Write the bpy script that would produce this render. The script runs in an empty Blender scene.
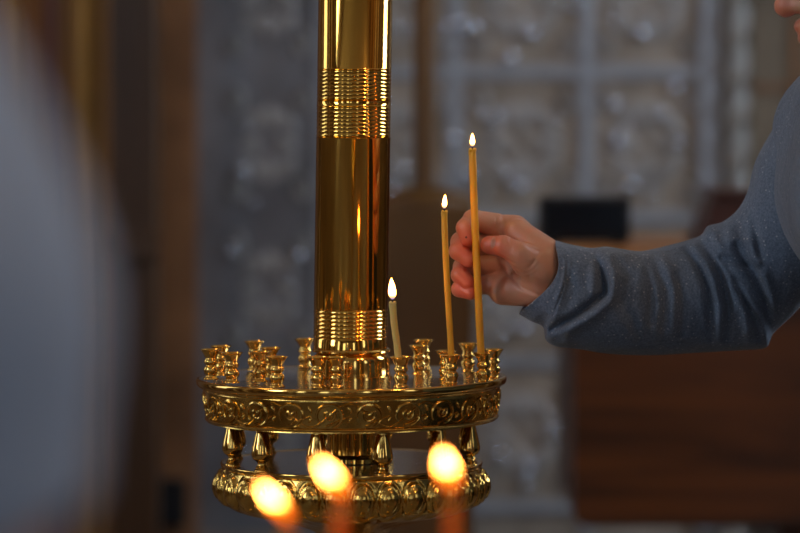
import bpy, bmesh, math, random
import numpy as np
from mathutils import Vector, Matrix
random.seed(7)
sc = bpy.context.scene
COL = sc.collection
PI = math.pi

# ------------------------------------------------------------------ camera
F = 3200.0
CAM = Vector((0, -3.2, 1.32))
PITCH = math.atan(157 / F)
cam = bpy.data.cameras.new('camera')
camo = bpy.data.objects.new('camera', cam); COL.objects.link(camo)
camo.location = CAM
camo.rotation_euler = (PI / 2 - PITCH, 0, 0)
cam.sensor_width = 36; cam.lens = F / 800 * 36
cam.clip_start = .05
cam.dof.use_dof = True; cam.dof.focus_distance = 3.12; cam.dof.aperture_fstop = 3.6
sc.camera = camo
# ------------------------------------------------------------------ world, exposure
w = bpy.data.worlds.new('world'); sc.world = w; w.use_nodes = True
w.node_tree.nodes['Background'].inputs[0].default_value = (.35, .45, .6, 1)
w.node_tree.nodes['Background'].inputs[1].default_value = .05
sc.view_settings.view_transform = 'Standard'; sc.view_settings.look = 'None'
sc.view_settings.exposure = -.62; sc.view_settings.gamma = 1
sc.view_settings.use_curve_mapping = False
WIN_E = 4.6        # daylight in the window panes
FLAME_E = 90.0
def add_fill(loc, e, c=(1, .62, .32), rad=.12):  # unseen warm fill points, added to warm and brighten the hall
    l = bpy.data.lights.new('warm_fill', 'POINT'); l.energy = e; l.color = c; l.shadow_soft_size = rad
    o = bpy.data.objects.new('warm_fill', l); COL.objects.link(o); o.location = loc
add_fill((1.3, -1.6, 3.1), 48)
add_fill((-1.3, .9, 3.3), 26)

def P(px, py, Y):
    """world point seen at pixel px,py on the plane y=Y"""
    u = (px - 400) / F; v = (266.5 - py) / F
    d = Vector((u, math.cos(PITCH) + v * math.sin(PITCH), -math.sin(PITCH) + v * math.cos(PITCH)))
    return CAM + d * ((Y - CAM.y) / d.y)

def onplane(px, py, z):
    u = (px - 400) / F; v = (266.5 - py) / F
    d = Vector((u, math.cos(PITCH) + v * math.sin(PITCH), -math.sin(PITCH) + v * math.cos(PITCH)))
    return CAM + d * ((z - CAM.z) / d.z)

# ------------------------------------------------------------------ materials
def nt(name):
    m = bpy.data.materials.new(name); m.use_nodes = True
    return m, m.node_tree, m.node_tree.nodes['Principled BSDF']

def simple(name, c, rough=.5, metal=0, bump=0, bscale=60, sss=0, spec=.5, var=0, vscale=8, stretch=(1, 1, 1), ssc=.5):
    m, t, b = nt(name)
    b.inputs['Base Color'].default_value = (*c, 1)
    b.inputs['Roughness'].default_value = rough
    b.inputs['Metallic'].default_value = metal
    b.inputs['Specular IOR Level'].default_value = spec
    tc = t.nodes.new('ShaderNodeTexCoord'); mp = t.nodes.new('ShaderNodeMapping')
    t.links.new(tc.outputs['Object'], mp.inputs[0]); mp.inputs['Scale'].default_value = stretch
    if sss:
        b.inputs['Subsurface Weight'].default_value = sss
        b.inputs['Subsurface Radius'].default_value = (.012, .005, .002)
        b.inputs['Subsurface Scale'].default_value = ssc
    if bump:
        n = t.nodes.new('ShaderNodeTexNoise'); n.inputs['Scale'].default_value = bscale; n.inputs['Detail'].default_value = 4
        t.links.new(mp.outputs[0], n.inputs[0])
        bp = t.nodes.new('ShaderNodeBump'); bp.inputs['Strength'].default_value = bump; bp.inputs['Distance'].default_value = .002
        t.links.new(n.outputs['Fac'], bp.inputs['Height']); t.links.new(bp.outputs[0], b.inputs['Normal'])
    if var:
        n = t.nodes.new('ShaderNodeTexNoise'); n.inputs['Scale'].default_value = vscale; n.inputs['Detail'].default_value = 5
        t.links.new(mp.outputs[0], n.inputs[0])
        r = t.nodes.new('ShaderNodeValToRGB')
        r.color_ramp.elements[0].position = .3; r.color_ramp.elements[1].position = .7
        r.color_ramp.elements[0].color = (*[x * (1 - var) for x in c], 1)
        r.color_ramp.elements[1].color = (*[min(1, x * (1 + var)) for x in c], 1)
        t.links.new(n.outputs['Fac'], r.inputs[0]); t.links.new(r.outputs[0], b.inputs['Base Color'])
    return m

M = {}
M['brass'] = simple('polished_brass', (.84, .50, .125), .10, 1, bump=.02, bscale=25, var=.12, vscale=30)
M['brass_pole'] = simple('polished_brass_tube', (.86, .49, .10), .08, 1, bump=.05, bscale=40, stretch=(1, 1, .03))
M['brass_cast'] = simple('cast_brass', (.72, .43, .10), .15, 1, bump=.12, bscale=420, var=.2, vscale=60)
M['brass_tray'] = simple('worn_steel_tray', (.62, .55, .52), .16, 1, bump=.05, bscale=30)
M['brass_dark'] = simple('aged_brass', (.42, .25, .08), .3, 1, bump=.2, bscale=80, var=.3, vscale=20)
M['wax'] = simple('beeswax', (.92, .42, .02), .42, 0, sss=.35, ssc=1.3, bump=.08, bscale=200, var=.1, vscale=40)
M['wax_pale'] = simple('pale_beeswax', (.88, .56, .15), .45, 0, sss=.35, ssc=1.3, bump=.08, bscale=200)
M['wax_red'] = simple('orange_wax', (.95, .20, .006), .4, 0, sss=1, ssc=2.5)
M['wick'] = simple('charred_wick', (.02, .015, .012), .9)
M['hair'] = simple('dark_hair', (.02, .013, .009), .6, bump=.8, bscale=150, stretch=(1, 1, .2))
M['trousers'] = simple('dark_trousers', (.025, .027, .035), .85, bump=.2, bscale=300)
M['shoe'] = simple('black_leather', (.02, .02, .02), .4)
M['tee'] = simple('grey_blue_cotton', (.38, .48, .64), .9, bump=.15, bscale=200)
M['floor'] = simple('stone_floor', (.16, .12, .09), .35, bump=.05, var=.25, vscale=3)
M['ceiling'] = simple('ceiling_plaster', (.42, .34, .26), .9, bump=.1, bscale=20)
M['plaster'] = simple('ochre_wall', (.26, .17, .09), .85, bump=.1, bscale=20, var=.3, vscale=1.5)
M['ground'] = simple('beige_stone', (.34, .29, .24), .55, bump=.2, bscale=60, var=.25, vscale=12)
M['relief'] = simple('carved_pale_stone', (.34, .325, .315), .4, bump=.2, bscale=90, var=.2, vscale=14)
M['band'] = simple('smooth_grey_stone', (.34, .365, .41), .4, bump=.1, var=.1)
M['glint_stud'] = simple('glint_beads', (.66, .72, .82), .18, 1)  # silver beads added so the relief throws small glints
M['brownstone'] = simple('brown_marble', (.24, .11, .045), .5, bump=.1, var=.45, vscale=6)
M['tan'] = simple('tan_marble', (.17, .135, .095), .5, bump=.1, var=.3, vscale=5)
M['gild'] = simple('gilded_wood', (.36, .19, .04), .45, .4, bump=.2, bscale=40, var=.2, vscale=10)
M['darkwood'] = simple('dark_wood', (.075, .032, .009), .5, bump=.2, bscale=30, var=.4, vscale=6, stretch=(1, 1, .15))
M['brownwood'] = simple('brown_wood', (.14, .060, .008), .5, bump=.2, bscale=30, var=.3, vscale=8, stretch=(1, 1, .15))
M['redwood'] = simple('dark_red_wood', (.06, .018, .012), .4, bump=.1, var=.2)
M['black'] = simple('black_plastic', (.008, .009, .012), .5)
M['screen'] = simple('dark_glass', (.006, .008, .012), .15)
M['whiteframe'] = simple('window_paint', (.4, .4, .4), .6)
M['nail'] = simple('fingernail', (.80, .42, .28), .3, sss=.1)

def desk_wood():
    m, t, b = nt('pine_desk')
    tc = t.nodes.new('ShaderNodeTexCoord'); mp = t.nodes.new('ShaderNodeMapping'); mp.inputs['Scale'].default_value = (1.2, 6, 13)
    t.links.new(tc.outputs['Object'], mp.inputs[0])
    n = t.nodes.new('ShaderNodeTexNoise'); n.inputs['Scale'].default_value = 1.6; n.inputs['Detail'].default_value = 6; n.inputs['Distortion'].default_value = .8
    t.links.new(mp.outputs[0], n.inputs[0])
    r = t.nodes.new('ShaderNodeValToRGB')
    r.color_ramp.elements[0].position = .32; r.color_ramp.elements[0].color = (.024, .006, .001, 1)
    r.color_ramp.elements[1].position = .72; r.color_ramp.elements[1].color = (.15, .042, .006, 1)
    t.links.new(n.outputs['Fac'], r.inputs[0]); t.links.new(r.outputs[0], b.inputs['Base Color'])
    b.inputs['Roughness'].default_value = .4
    return m
M['desk'] = desk_wood()

def shirt_mat():
    m, t, b = nt('blue_grey_dotted_shirt')
    tc = t.nodes.new('ShaderNodeTexCoord')
    v = t.nodes.new('ShaderNodeTexVoronoi'); v.inputs['Scale'].default_value = 165; v.inputs['Randomness'].default_value = .8
    t.links.new(tc.outputs['Object'], v.inputs[0])
    lt = t.nodes.new('ShaderNodeMapRange'); lt.inputs[1].default_value = .09; lt.inputs[2].default_value = .20
    lt.inputs[3].default_value = 1; lt.inputs[4].default_value = 0
    t.links.new(v.outputs['Distance'], lt.inputs[0])
    n = t.nodes.new('ShaderNodeTexNoise'); n.inputs['Scale'].default_value = 500; n.inputs['Detail'].default_value = 3
    t.links.new(tc.outputs['Object'], n.inputs[0])
    r = t.nodes.new('ShaderNodeValToRGB')
    r.color_ramp.elements[0].position = .35; r.color_ramp.elements[0].color = (.085, .115, .165, 1)
    r.color_ramp.elements[1].position = .65; r.color_ramp.elements[1].color = (.15, .19, .255, 1)
    t.links.new(n.outputs['Fac'], r.inputs[0])
    mx = t.nodes.new('ShaderNodeMix'); mx.data_type = 'RGBA'
    t.links.new(lt.outputs[0], mx.inputs['Factor']); t.links.new(r.outputs[0], mx.inputs['A'])
    mx.inputs['B'].default_value = (.36, .38, .42, 1)
    t.links.new(mx.outputs['Result'], b.inputs['Base Color'])
    b.inputs['Roughness'].default_value = .85; b.inputs['Sheen Weight'].default_value = .15
    n2 = t.nodes.new('ShaderNodeTexNoise'); n2.inputs['Scale'].default_value = 900
    t.links.new(tc.outputs['Object'], n2.inputs[0])
    bp = t.nodes.new('ShaderNodeBump'); bp.inputs['Strength'].default_value = .35; bp.inputs['Distance'].default_value = .0008
    n3 = t.nodes.new('ShaderNodeTexNoise'); n3.inputs['Scale'].default_value = 32; n3.inputs['Detail'].default_value = 3; n3.inputs['Distortion'].default_value = .6
    t.links.new(tc.outputs['Object'], n3.inputs[0])
    bp2 = t.nodes.new('ShaderNodeBump'); bp2.inputs['Strength'].default_value = .55; bp2.inputs['Distance'].default_value = .008
    t.links.new(n3.outputs['Fac'], bp2.inputs['Height']); t.links.new(bp2.outputs[0], bp.inputs['Normal'])
    t.links.new(n2.outputs['Fac'], bp.inputs['Height']); t.links.new(bp.outputs[0], b.inputs['Normal'])
    return m
M['shirt'] = shirt_mat()

def skin_mat():
    m, t, b = nt('skin')
    at = t.nodes.new('ShaderNodeAttribute'); at.attribute_name = 'blush'
    tc = t.nodes.new('ShaderNodeTexCoord')
    n = t.nodes.new('ShaderNodeTexNoise'); n.inputs['Scale'].default_value = 90; n.inputs['Detail'].default_value = 4
    t.links.new(tc.outputs['Object'], n.inputs[0])
    ad = t.nodes.new('ShaderNodeMath'); ad.operation = 'MULTIPLY_ADD'; ad.inputs[1].default_value = .45; 
    t.links.new(n.outputs['Fac'], ad.inputs[0]); t.links.new(at.outputs['Fac'], ad.inputs[2])
    r = t.nodes.new('ShaderNodeValToRGB')
    r.color_ramp.elements[0].position = .1; r.color_ramp.elements[0].color = (.60, .31, .19, 1)
    r.color_ramp.elements[1].position = 1; r.color_ramp.elements[1].color = (.78, .17, .09, 1)
    t.links.new(ad.outputs[0], r.inputs[0]); t.links.new(r.outputs[0], b.inputs['Base Color'])
    b.inputs['Subsurface Weight'].default_value = .25
    b.inputs['Subsurface Radius'].default_value = (.010, .004, .002); b.inputs['Subsurface Scale'].default_value = .4
    b.inputs['Roughness'].default_value = .36
    n2 = t.nodes.new('ShaderNodeTexVoronoi'); n2.inputs['Scale'].default_value = 650
    t.links.new(tc.outputs['Object'], n2.inputs[0])
    bp = t.nodes.new('ShaderNodeBump'); bp.inputs['Strength'].default_value = .22; bp.inputs['Distance'].default_value = .0006
    t.links.new(n2.outputs['Distance'], bp.inputs['Height']); t.links.new(bp.outputs[0], b.inputs['Normal'])
    return m
M['skin'] = skin_mat()

def emit(name, c, e):
    m = bpy.data.materials.new(name); m.use_nodes = True; t = m.node_tree; t.nodes.clear()
    o = t.nodes.new('ShaderNodeOutputMaterial'); em = t.nodes.new('ShaderNodeEmission')
    em.inputs[0].default_value = (*c, 1); em.inputs[1].default_value = e
    t.links.new(em.outputs[0], o.inputs[0]); return m
M['sky_pane'] = emit('daylit_pane', (.70, .83, 1.0), WIN_E)
M['sky_pane_key'] = emit('key_light_pane', (.66, .81, 1.0), WIN_E * 8)  # strong unseen pane, added as key light on the sleeve
M['sky_pane_side'] = emit('side_daylit_pane', (.72, .85, 1.0), WIN_E * 3.2)

def flame_mat(name='candle_flame', glow_foot=False):
    m = bpy.data.materials.new(name); m.use_nodes = True; t = m.node_tree; t.nodes.clear()
    o = t.nodes.new('ShaderNodeOutputMaterial'); em = t.nodes.new('ShaderNodeEmission')
    tc = t.nodes.new('ShaderNodeTexCoord'); sp = t.nodes.new('ShaderNodeSeparateXYZ')
    t.links.new(tc.outputs['Generated'], sp.inputs[0])
    r = t.nodes.new('ShaderNodeValToRGB'); e = r.color_ramp.elements
    e[0].position = 0; e[0].color = (.001, .0015, .006, 1)
    e[1].position = .46; e[1].color = (1, .36, .075, 1)
    for ps, cc in ((.07, (.008, .006, .010)), (.14, (.03, .013, .004)), (.26, (.45, .16, .03)), (.86, (1, .34, .06)), (.95, (.5, .14, .015)), (1, (.08, .02, .003))):
        x = e.new(ps); x.color = (*cc, 1)
    if glow_foot:   # dim orange-red foot added to stand for the glow in the wax tip
        for k_, (ps, cc) in enumerate(((0, (.025, .0035, .0001)), (.12, (.035, .005, .0001)), (.24, (.04, .006, .0001)), (.36, (.05, .009, .0002)))):
            e[k_].position = ps; e[k_].color = (*cc, 1)
        for q_ in e:
            if .4 < q_.position < .6: q_.position = .52; q_.color = (.8, .27, .04, 1)
            elif .8 < q_.position < .9: q_.position = .80
            elif .9 < q_.position < .97: q_.position = .90; q_.color = (.08, .018, .001, 1)
            elif q_.position >= .97: q_.color = (.02, .003, .0001, 1)
        x = e.new(.43); x.color = (.10, .02, .001, 1)
    t.links.new(sp.outputs['Z'], r.inputs[0]); t.links.new(r.outputs[0], em.inputs[0])
    em.inputs[1].default_value = FLAME_E
    t.links.new(em.outputs[0], o.inputs[0]); return m
M['flame'] = flame_mat(); M['flame_glow_foot'] = flame_mat('glow_foot_flame', True)

# ------------------------------------------------------------------ mesh helpers
def link(name, me, mat, parent=None, smooth=True):
    me.materials.clear(); me.materials.append(mat)
    if smooth:
        me.polygons.foreach_set('use_smooth', [True] * len(me.polygons))
    o = bpy.data.objects.new(name, me); COL.objects.link(o)
    if parent: o.parent = parent
    return o

def obj(name, bm, mat, parent=None, smooth=True, sharp=35):
    if smooth:
        bm.normal_update()
        for e in bm.edges:
            if len(e.link_faces) == 2 and e.calc_face_angle(0) > math.radians(sharp): e.smooth = False
    me = bpy.data.meshes.new(name); bm.to_mesh(me); bm.free()
    return link(name, me, mat, parent, smooth)

def npmesh(name, V, Fc):
    me = bpy.data.meshes.new(name)
    me.from_pydata([tuple(v) for v in V], [], [tuple(int(i) for i in f) for f in Fc]); me.update(); return me

def tag(o, label=None, cat=None, group=None, kind=None):
    if label: o['label'] = label
    if cat: o['category'] = cat
    if group: o['group'] = group
    if kind: o['kind'] = kind
    return o

def empty(name, loc, label, cat, group=None):
    o = bpy.data.objects.new(name, None); COL.objects.link(o); o.location = loc; o.empty_display_size = .05
    return tag(o, label, cat, group)

def box(bm, lo, hi, bev=0):
    r = bmesh.ops.create_cube(bm, size=1)
    vs = r['verts']
    for v in vs:
        v.co = Vector([lo[i] + (v.co[i] + .5) * (hi[i] - lo[i]) for i in range(3)])
    if bev:
        es = list({e for v in vs for e in v.link_edges})
        bmesh.ops.bevel(bm, geom=es, offset=bev, segments=2, affect='EDGES', profile=.6)

def lathe(bm, prof, n=48, c=(0, 0, 0)):
    """prof: list of (r, z); r=0 closes with a point"""
    rings = []
    for r, z in prof:
        if r <= 1e-6: rings.append([bm.verts.new((c[0], c[1], c[2] + z))])
        else: rings.append([bm.verts.new((c[0] + r * math.sin(2 * PI * i / n), c[1] - r * math.cos(2 * PI * i / n), c[2] + z)) for i in range(n)])
    for a, b in zip(rings, rings[1:]):
        for i in range(n):
            j = (i + 1) % n
            if len(a) == 1 and len(b) == 1: continue
            if len(a) == 1: bm.faces.new((a[0], b[i], b[j]))
            elif len(b) == 1: bm.faces.new((a[i], b[0], a[j]))
            else: bm.faces.new((a[i], b[i], b[j], a[j]))
    return rings

def fixn(bm): bmesh.ops.recalc_face_normals(bm, faces=bm.faces)

def smooth_prof(pts, k=4):
    """catmull-rom through (r,z)"""
    out = []
    n = len(pts)
    for i in range(n - 1):
        p0 = pts[max(i - 1, 0)]; p1 = pts[i]; p2 = pts[i + 1]; p3 = pts[min(i + 2, n - 1)]
        for s in range(k):
            t = s / k
            out.append(tuple(.5 * (2 * p1[d] + (p2[d] - p0[d]) * t + (2 * p0[d] - 5 * p1[d] + 4 * p2[d] - p3[d]) * t * t + (3 * p1[d] - p0[d] - 3 * p2[d] + p3[d]) * t ** 3) for d in range(len(p1))))
    out.append(tuple(pts[-1])); return [(max(0, o[0]),) + tuple(o[1:]) for o in out] if len(pts[0]) == 2 else out

def tube(bm, pts, rad, n=8, caps=True):
    pts = [Vector(p) for p in pts]
    rads = rad if isinstance(rad, (list, tuple)) else [rad] * len(pts)
    rings = []; up = None
    for i, p in enumerate(pts):
        d = (pts[min(i + 1, len(pts) - 1)] - pts[max(i - 1, 0)]).normalized()
        if up is None: up = d.orthogonal().normalized()
        up = (up - d * up.dot(d)).normalized(); s = d.cross(up)
        rings.append([bm.verts.new(p + (up * math.cos(2 * PI * k / n) + s * math.sin(2 * PI * k / n)) * rads[i]) for k in range(n)])
    for a, b in zip(rings, rings[1:]):
        for k in range(n): bm.faces.new((a[k], a[(k + 1) % n], b[(k + 1) % n], b[k]))
    if caps:
        bm.faces.new(list(reversed(rings[0]))); bm.faces.new(rings[-1])

# ---- signed distance modelling (smooth blends, surface nets)
class G:
    def __init__(s, lo, hi, h):
        s.lo = np.array(lo, float); s.h = h
        s.n = np.ceil((np.array(hi) - s.lo) / h).astype(int) + 1
        ax = [s.lo[i] + h * np.arange(s.n[i]) for i in range(3)]
        s.X, s.Y, s.Z = np.meshgrid(*ax, indexing='ij')
        s.X = s.X.astype(np.float32); s.Y = s.Y.astype(np.float32); s.Z = s.Z.astype(np.float32)

def cone(g, a, b, ra, rb):
    a = np.array(a, float); b = np.array(b, float); ab = b - a; L = float(ab @ ab) + 1e-12
    x = g.X - a[0]; y = g.Y - a[1]; z = g.Z - a[2]
    t = np.clip((x * ab[0] + y * ab[1] + z * ab[2]) / L, 0, 1)
    return np.sqrt((x - t * ab[0]) ** 2 + (y - t * ab[1]) ** 2 + (z - t * ab[2]) ** 2) - (ra + t * (rb - ra))

def ellip(g, c, r, R=None):
    x = g.X - c[0]; y = g.Y - c[1]; z = g.Z - c[2]
    if R is not None:
        x, y, z = (R[0][0] * x + R[0][1] * y + R[0][2] * z, R[1][0] * x + R[1][1] * y + R[1][2] * z, R[2][0] * x + R[2][1] * y + R[2][2] * z)
    k = np.sqrt((x / r[0]) ** 2 + (y / r[1]) ** 2 + (z / r[2]) ** 2)
    return (k - 1) * min(r)

def smin(a, b, k):
    h = np.clip(.5 + .5 * (b - a) / k, 0, 1)
    return b + (a - b) * h - k * h * (1 - h)

def nets(g, D):
    nx, ny, nz = D.shape
    s = D < 0
    cells = np.zeros((nx - 1, ny - 1, nz - 1), np.int8)
    cr = [(i, j, k) for i in (0, 1) for j in (0, 1) for k in (0, 1)]
    def C(A, c): return A[c[0]:nx - 1 + c[0], c[1]:ny - 1 + c[1], c[2]:nz - 1 + c[2]]
    for c in cr: cells += C(s, c)
    act = (cells > 0) & (cells < 8)
    idx = -np.ones(act.shape, np.int64); I = np.argwhere(act); idx[act] = np.arange(len(I))
    acc = np.zeros((len(I), 3)); cnt = np.zeros(len(I))
    for a in cr:
        for d in range(3):
            if a[d]: continue
            b = list(a); b[d] = 1
            da = D[I[:, 0] + a[0], I[:, 1] + a[1], I[:, 2] + a[2]]; db = D[I[:, 0] + b[0], I[:, 1] + b[1], I[:, 2] + b[2]]
            m = (da < 0) != (db < 0)
            t = np.where(m, da / np.where(m, da - db, 1), 0)
            p = np.array(a, float)[None] + np.zeros((len(I), 3)); p[:, d] += t
            acc[m] += p[m]; cnt[m] += 1
    V = g.lo + g.h * (I + acc / np.maximum(cnt, 1)[:, None])
    quads = []
    for d in range(3):
        u, v = (d + 1) % 3, (d + 2) % 3
        sl0 = [slice(1, -1)] * 3; sl1 = [slice(1, -1)] * 3
        sl0[d] = slice(0, -1); sl1[d] = slice(1, None)
        A = s[tuple(sl0)]; B = s[tuple(sl1)]
        for flip, m in ((0, A & ~B), (1, ~A & B)):
            E = np.argwhere(m)
            if not len(E): continue
            E = E + np.array([0 if i == d else 1 for i in range(3)])
            def off(ou, ov):
                Q = E.copy(); Q[:, u] -= ou; Q[:, v] -= ov
                return idx[Q[:, 0], Q[:, 1], Q[:, 2]]
            q = np.stack([off(1, 1), off(0, 1), off(0, 0), off(1, 0)], 1)
            if flip: q = q[:, ::-1]
            quads.append(q)
    Q = np.concatenate(quads); Q = Q[(Q >= 0).all(1)]
    return V, Q

def merge(*parts):
    V = []; Fs = []; o = 0
    for v, f in parts:
        V.extend([tuple(x) for x in v]); Fs.extend([tuple(int(i) + o for i in q) for q in f]); o += len(v)
    return V, Fs

# ------------------------------------------------------------------ room
RX, RY0, RY1, RZ = 3.0, -6.0, 3.35, 3.9
def struct(name, bm, m, smooth=False, label=None):
    o = obj(name, bm, m, None, smooth); o['kind'] = 'structure'
    if label: o['label'] = label
    return o
bm = bmesh.new(); box(bm, (-RX - .2, RY0 - .2, -.1), (RX + .2, RY1 + .2, 0)); struct('floor', bm, M['floor'])
bm = bmesh.new(); box(bm, (-RX - .2, RY0 - .2, RZ), (RX + .2, RY1 + .2, RZ + .1)); struct('ceiling', bm, M['ceiling'])
bm = bmesh.new(); box(bm, (-RX, RY1, 0), (RX, RY1 + .2, RZ)); struct('wall_back', bm, M['ground'])

def wall_with_windows(name, axis, pos, out, a0, a1, wins):
    """wall as boxes around openings; wins = [(lo,hi,z0,z1)] along the other axis"""
    bm = bmesh.new(); t = .2 * out
    def seg(l, h, z0, z1):
        if h - l < 1e-4 or z1 - z0 < 1e-4: return
        if axis == 'x': box(bm, (min(pos, pos + t), l, z0), (max(pos, pos + t), h, z1))
        else: box(bm, (l, min(pos, pos + t), z0), (h, max(pos, pos + t), z1))
    cur = a0
    for l, h, z0, z1 in sorted(wins):
        seg(cur, l, 0, RZ); seg(l, h, 0, z0); seg(l, h, z1, RZ); cur = h
    seg(cur, a1, 0, RZ)
    return struct(name, bm, M['plaster'])
WN = [0]
def window(axis, pos, out, l, h, z0, z1, nv=2, nh=4, pane='sky_pane'):
    WN[0] += 1
    bm = bmesh.new()
    def b(l_, h_, a, c, d0, d1):
        p0, p1 = sorted((pos + out * d0, pos + out * d1))
        if axis == 'x': box(bm, (p0, l_, a), (p1, h_, c))
        else: box(bm, (l_, p0, a), (h_, p1, c))
    f = .05
    b(l, h, z0, z0 + f, .05, .12); b(l, h, z1 - f, z1, .05, .12); b(l, l + f, z0 + f, z1 - f, .05, .12); b(h - f, h, z0 + f, z1 - f, .05, .12)
    for i in range(1, nv): x = l + (h - l) * i / nv; b(x - .015, x + .015, z0 + f, z1 - f, .06, .1)
    for i in range(1, nh): z = z0 + (z1 - z0) * i / nh; b(l + f, h - f, z - .012, z + .012, .065, .095)
    o = struct('window_%d' % WN[0], bm, M['whiteframe'])
    bm = bmesh.new(); b(l + f, h - f, z0 + f, z1 - f, .125, .135)
    obj('pane', bm, M[pane], o, False)
front = [(-2.5, -1.7, 1.0, 3.3), (-1.15, -.75, 1.2, 3.4), (.9, 1.5, 1.1, 3.3)]
left = [(-4.6, -3.7, 1.0, 3.3), (-2.5, -1.5, 1.7, 3.5), (.6, 1.5, 1.1, 3.3)]
right = [(-3.6, -2.8, 1.5, 3.3), (.9, 2.0, 2.1, 3.6)]  # unseen openings added to streak the pole and light the sleeve
wall_with_windows('wall_front', 'y', RY0, -1, -RX, RX, front)
wall_with_windows('wall_left', 'x', -RX, -1, RY0, RY1, left)
wall_with_windows('wall_right', 'x', RX, 1, RY0, RY1, right)
for v in front: window('y', RY0, -1, *v)
for i, v in enumerate(left): window('x', -RX, -1, *v, pane=('sky_pane', 'sky_pane_side', 'sky_pane')[i])
for i, v in enumerate(right): window('x', RX, 1, *v, pane=('sky_pane', 'sky_pane_key')[i])

# unseen dark pilasters added along the walls to stripe the pole's reflections
for i_, (ax_, ps_, vals) in enumerate((('y', RY0, (-2.75, -1.45, -.55, -.1, .35, .68, 1.75, 2.3, 2.8)), ('x', -RX, (-5.2, -3.4, -1.25, -.7, -.1, .35, 1.8, 2.4)), ('x', RX, (-5.2, -4.4, -2.4, -1.7, -1.0, -.3, .4, 2.5)))):
    bm = bmesh.new()
    for q_, v_ in enumerate(vals):
        w_ = .11 + .06 * (q_ % 3)
        if ax_ == 'y': box(bm, (v_ - w_, ps_, 0), (v_ + w_, ps_ + .08, RZ - .2), .01)
        else:
            sg = 1 if ps_ < 0 else -1; a_, b_ = sorted((ps_, ps_ + sg * .08)); box(bm, (a_, v_ - w_, 0), (b_, v_ + w_, RZ - .2), .01)
    struct('trim_%d' % (7 + i_), bm, M['darkwood'])
bm = bmesh.new()  # pale strips, also unseen, added for the pole to mirror
for v_ in (-1.3, -.33, .12, .52, 1.9, 2.55): box(bm, (v_ - .07, RY0, 0), (v_ + .07, RY0 + .1, RZ - .2), .01)
for v_ in (-3.0, -.4, .12, 2.1): box(bm, (-RX, v_ - .07, 0), (-RX + .1, v_ + .07, RZ - .2), .01); box(bm, (RX - .1, v_ - .57, 0), (RX, v_ - .43, RZ - .2), .01)
struct('trim_10', bm, simple('pale_stripe_plaster', (.7, .66, .58), .7))
# ---- back wall facing: grid of relief tiles, smooth bands between them
YW = RY1
def wx(px): return P(px, 266, YW).x
def wz(py): return P(400, py, YW).z
SB = (YW - CAM.y) / F          # metres per pixel on the back wall
xs_band = [322, 455, 586]   # vertical band centres
bm = bmesh.new()
zlo, zhi = .45, 2.9
def vband(px, hw, dep=.012):
    x = wx(px); box(bm, (x - hw * SB, YW - dep, zlo), (x + hw * SB, YW, zhi), .003)
for px in xs_band: vband(px, 7)
vband(709, 11, .02); 
row_px = [72 + 145 * k for k in range(-4, 6)]
for py in row_px:
    z = wz(py)
    if zlo < z < zhi: box(bm, (wx(322), YW - .0115, z - 6 * SB), (wx(709), YW, z + 6 * SB), .003)
bm2 = bmesh.new(); box(bm2, (wx(198), YW - .004, zlo), (wx(322), YW, zhi)); struct('trim_11', bm2, simple('dimmed_wall_grey', (.19, .185, .20), .6, var=.3, vscale=5), label='grey wall left of the brass pole, its dimness put into the colour')  # wall dims towards the left; that falloff is put into this colour
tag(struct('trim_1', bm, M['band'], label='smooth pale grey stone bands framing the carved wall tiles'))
def petal(bm, cx, cz, ang, L, W, dep):
    """raised leaf on the wall"""
    r = bmesh.ops.create_icosphere(bm, subdivisions=2, radius=1)
    R = Matrix.Rotation(ang, 3, 'Y')
    for v in r['verts']:
        c = Vector((v.co.x * W, v.co.y * dep, v.co.z * L)); c.x *= (1 - .35 * v.co.z)
        c = R @ c; v.co = Vector((cx + c.x, YW + c.y, cz + c.z))
bmr = bmesh.new(); bms = bmesh.new()
rnd = random.Random(3)
cols = [(225, 312), (329, 448), (462, 579), (593, 697)]
for a, b in zip(row_px, row_px[1:]):
    for c0, c1 in cols:
        z = (wz(a) + wz(b)) / 2
        if not zlo + .1 < z < zhi - .1: continue
        if c1 - c0 < 100: k = .75
        else: k = 1
        x = (wx(c0) + wx(c1)) / 2
        for q in range(8):
            an = q * PI / 4
            L = (.062 if q % 2 else .046) * (k if q % 4 else 1)
            rr = (.066 if q % 2 else .05)
            petal(bmr, x + math.sin(an) * rr * k, z + math.cos(an) * rr, -an * 1 + PI, L * .8, .018, .008)
        for q in range(4):
            an = q * PI / 2 + PI / 4
            cx = x + math.sin(an) * .128 * k; cz = z + math.cos(an) * .128
            pts = [(cx + math.sin(s) * (.024 - .0012 * i) * k, YW - .006, cz + math.cos(s) * (.026 - .0012 * i)) for i, s in enumerate(np.linspace(0, 5.5, 14))]
            tube(bmr, pts, .0075, 6)
        for q in range(9 if k == 1 else 3):
            an = rnd.uniform(0, 2 * PI); rr = rnd.uniform(.05, .135)
            cx = x + math.sin(an) * rr * k; cz = z + math.cos(an) * rr
            s = rnd.choice([.008, .011, .015])
            r = bmesh.ops.create_icosphere(bms, subdivisions=2, radius=s)
            for v in r['verts']: v.co = Vector((cx + v.co.x, YW - .008 + v.co.y * .8, cz + v.co.z))
struct('trim_2', bmr, M['relief'], True, 'carved leaf and scroll relief on the pale wall tiles')
struct('trim_3', bms, M['glint_stud'], True, 'small shiny beads added to the carved wall tiles for glints')

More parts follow.
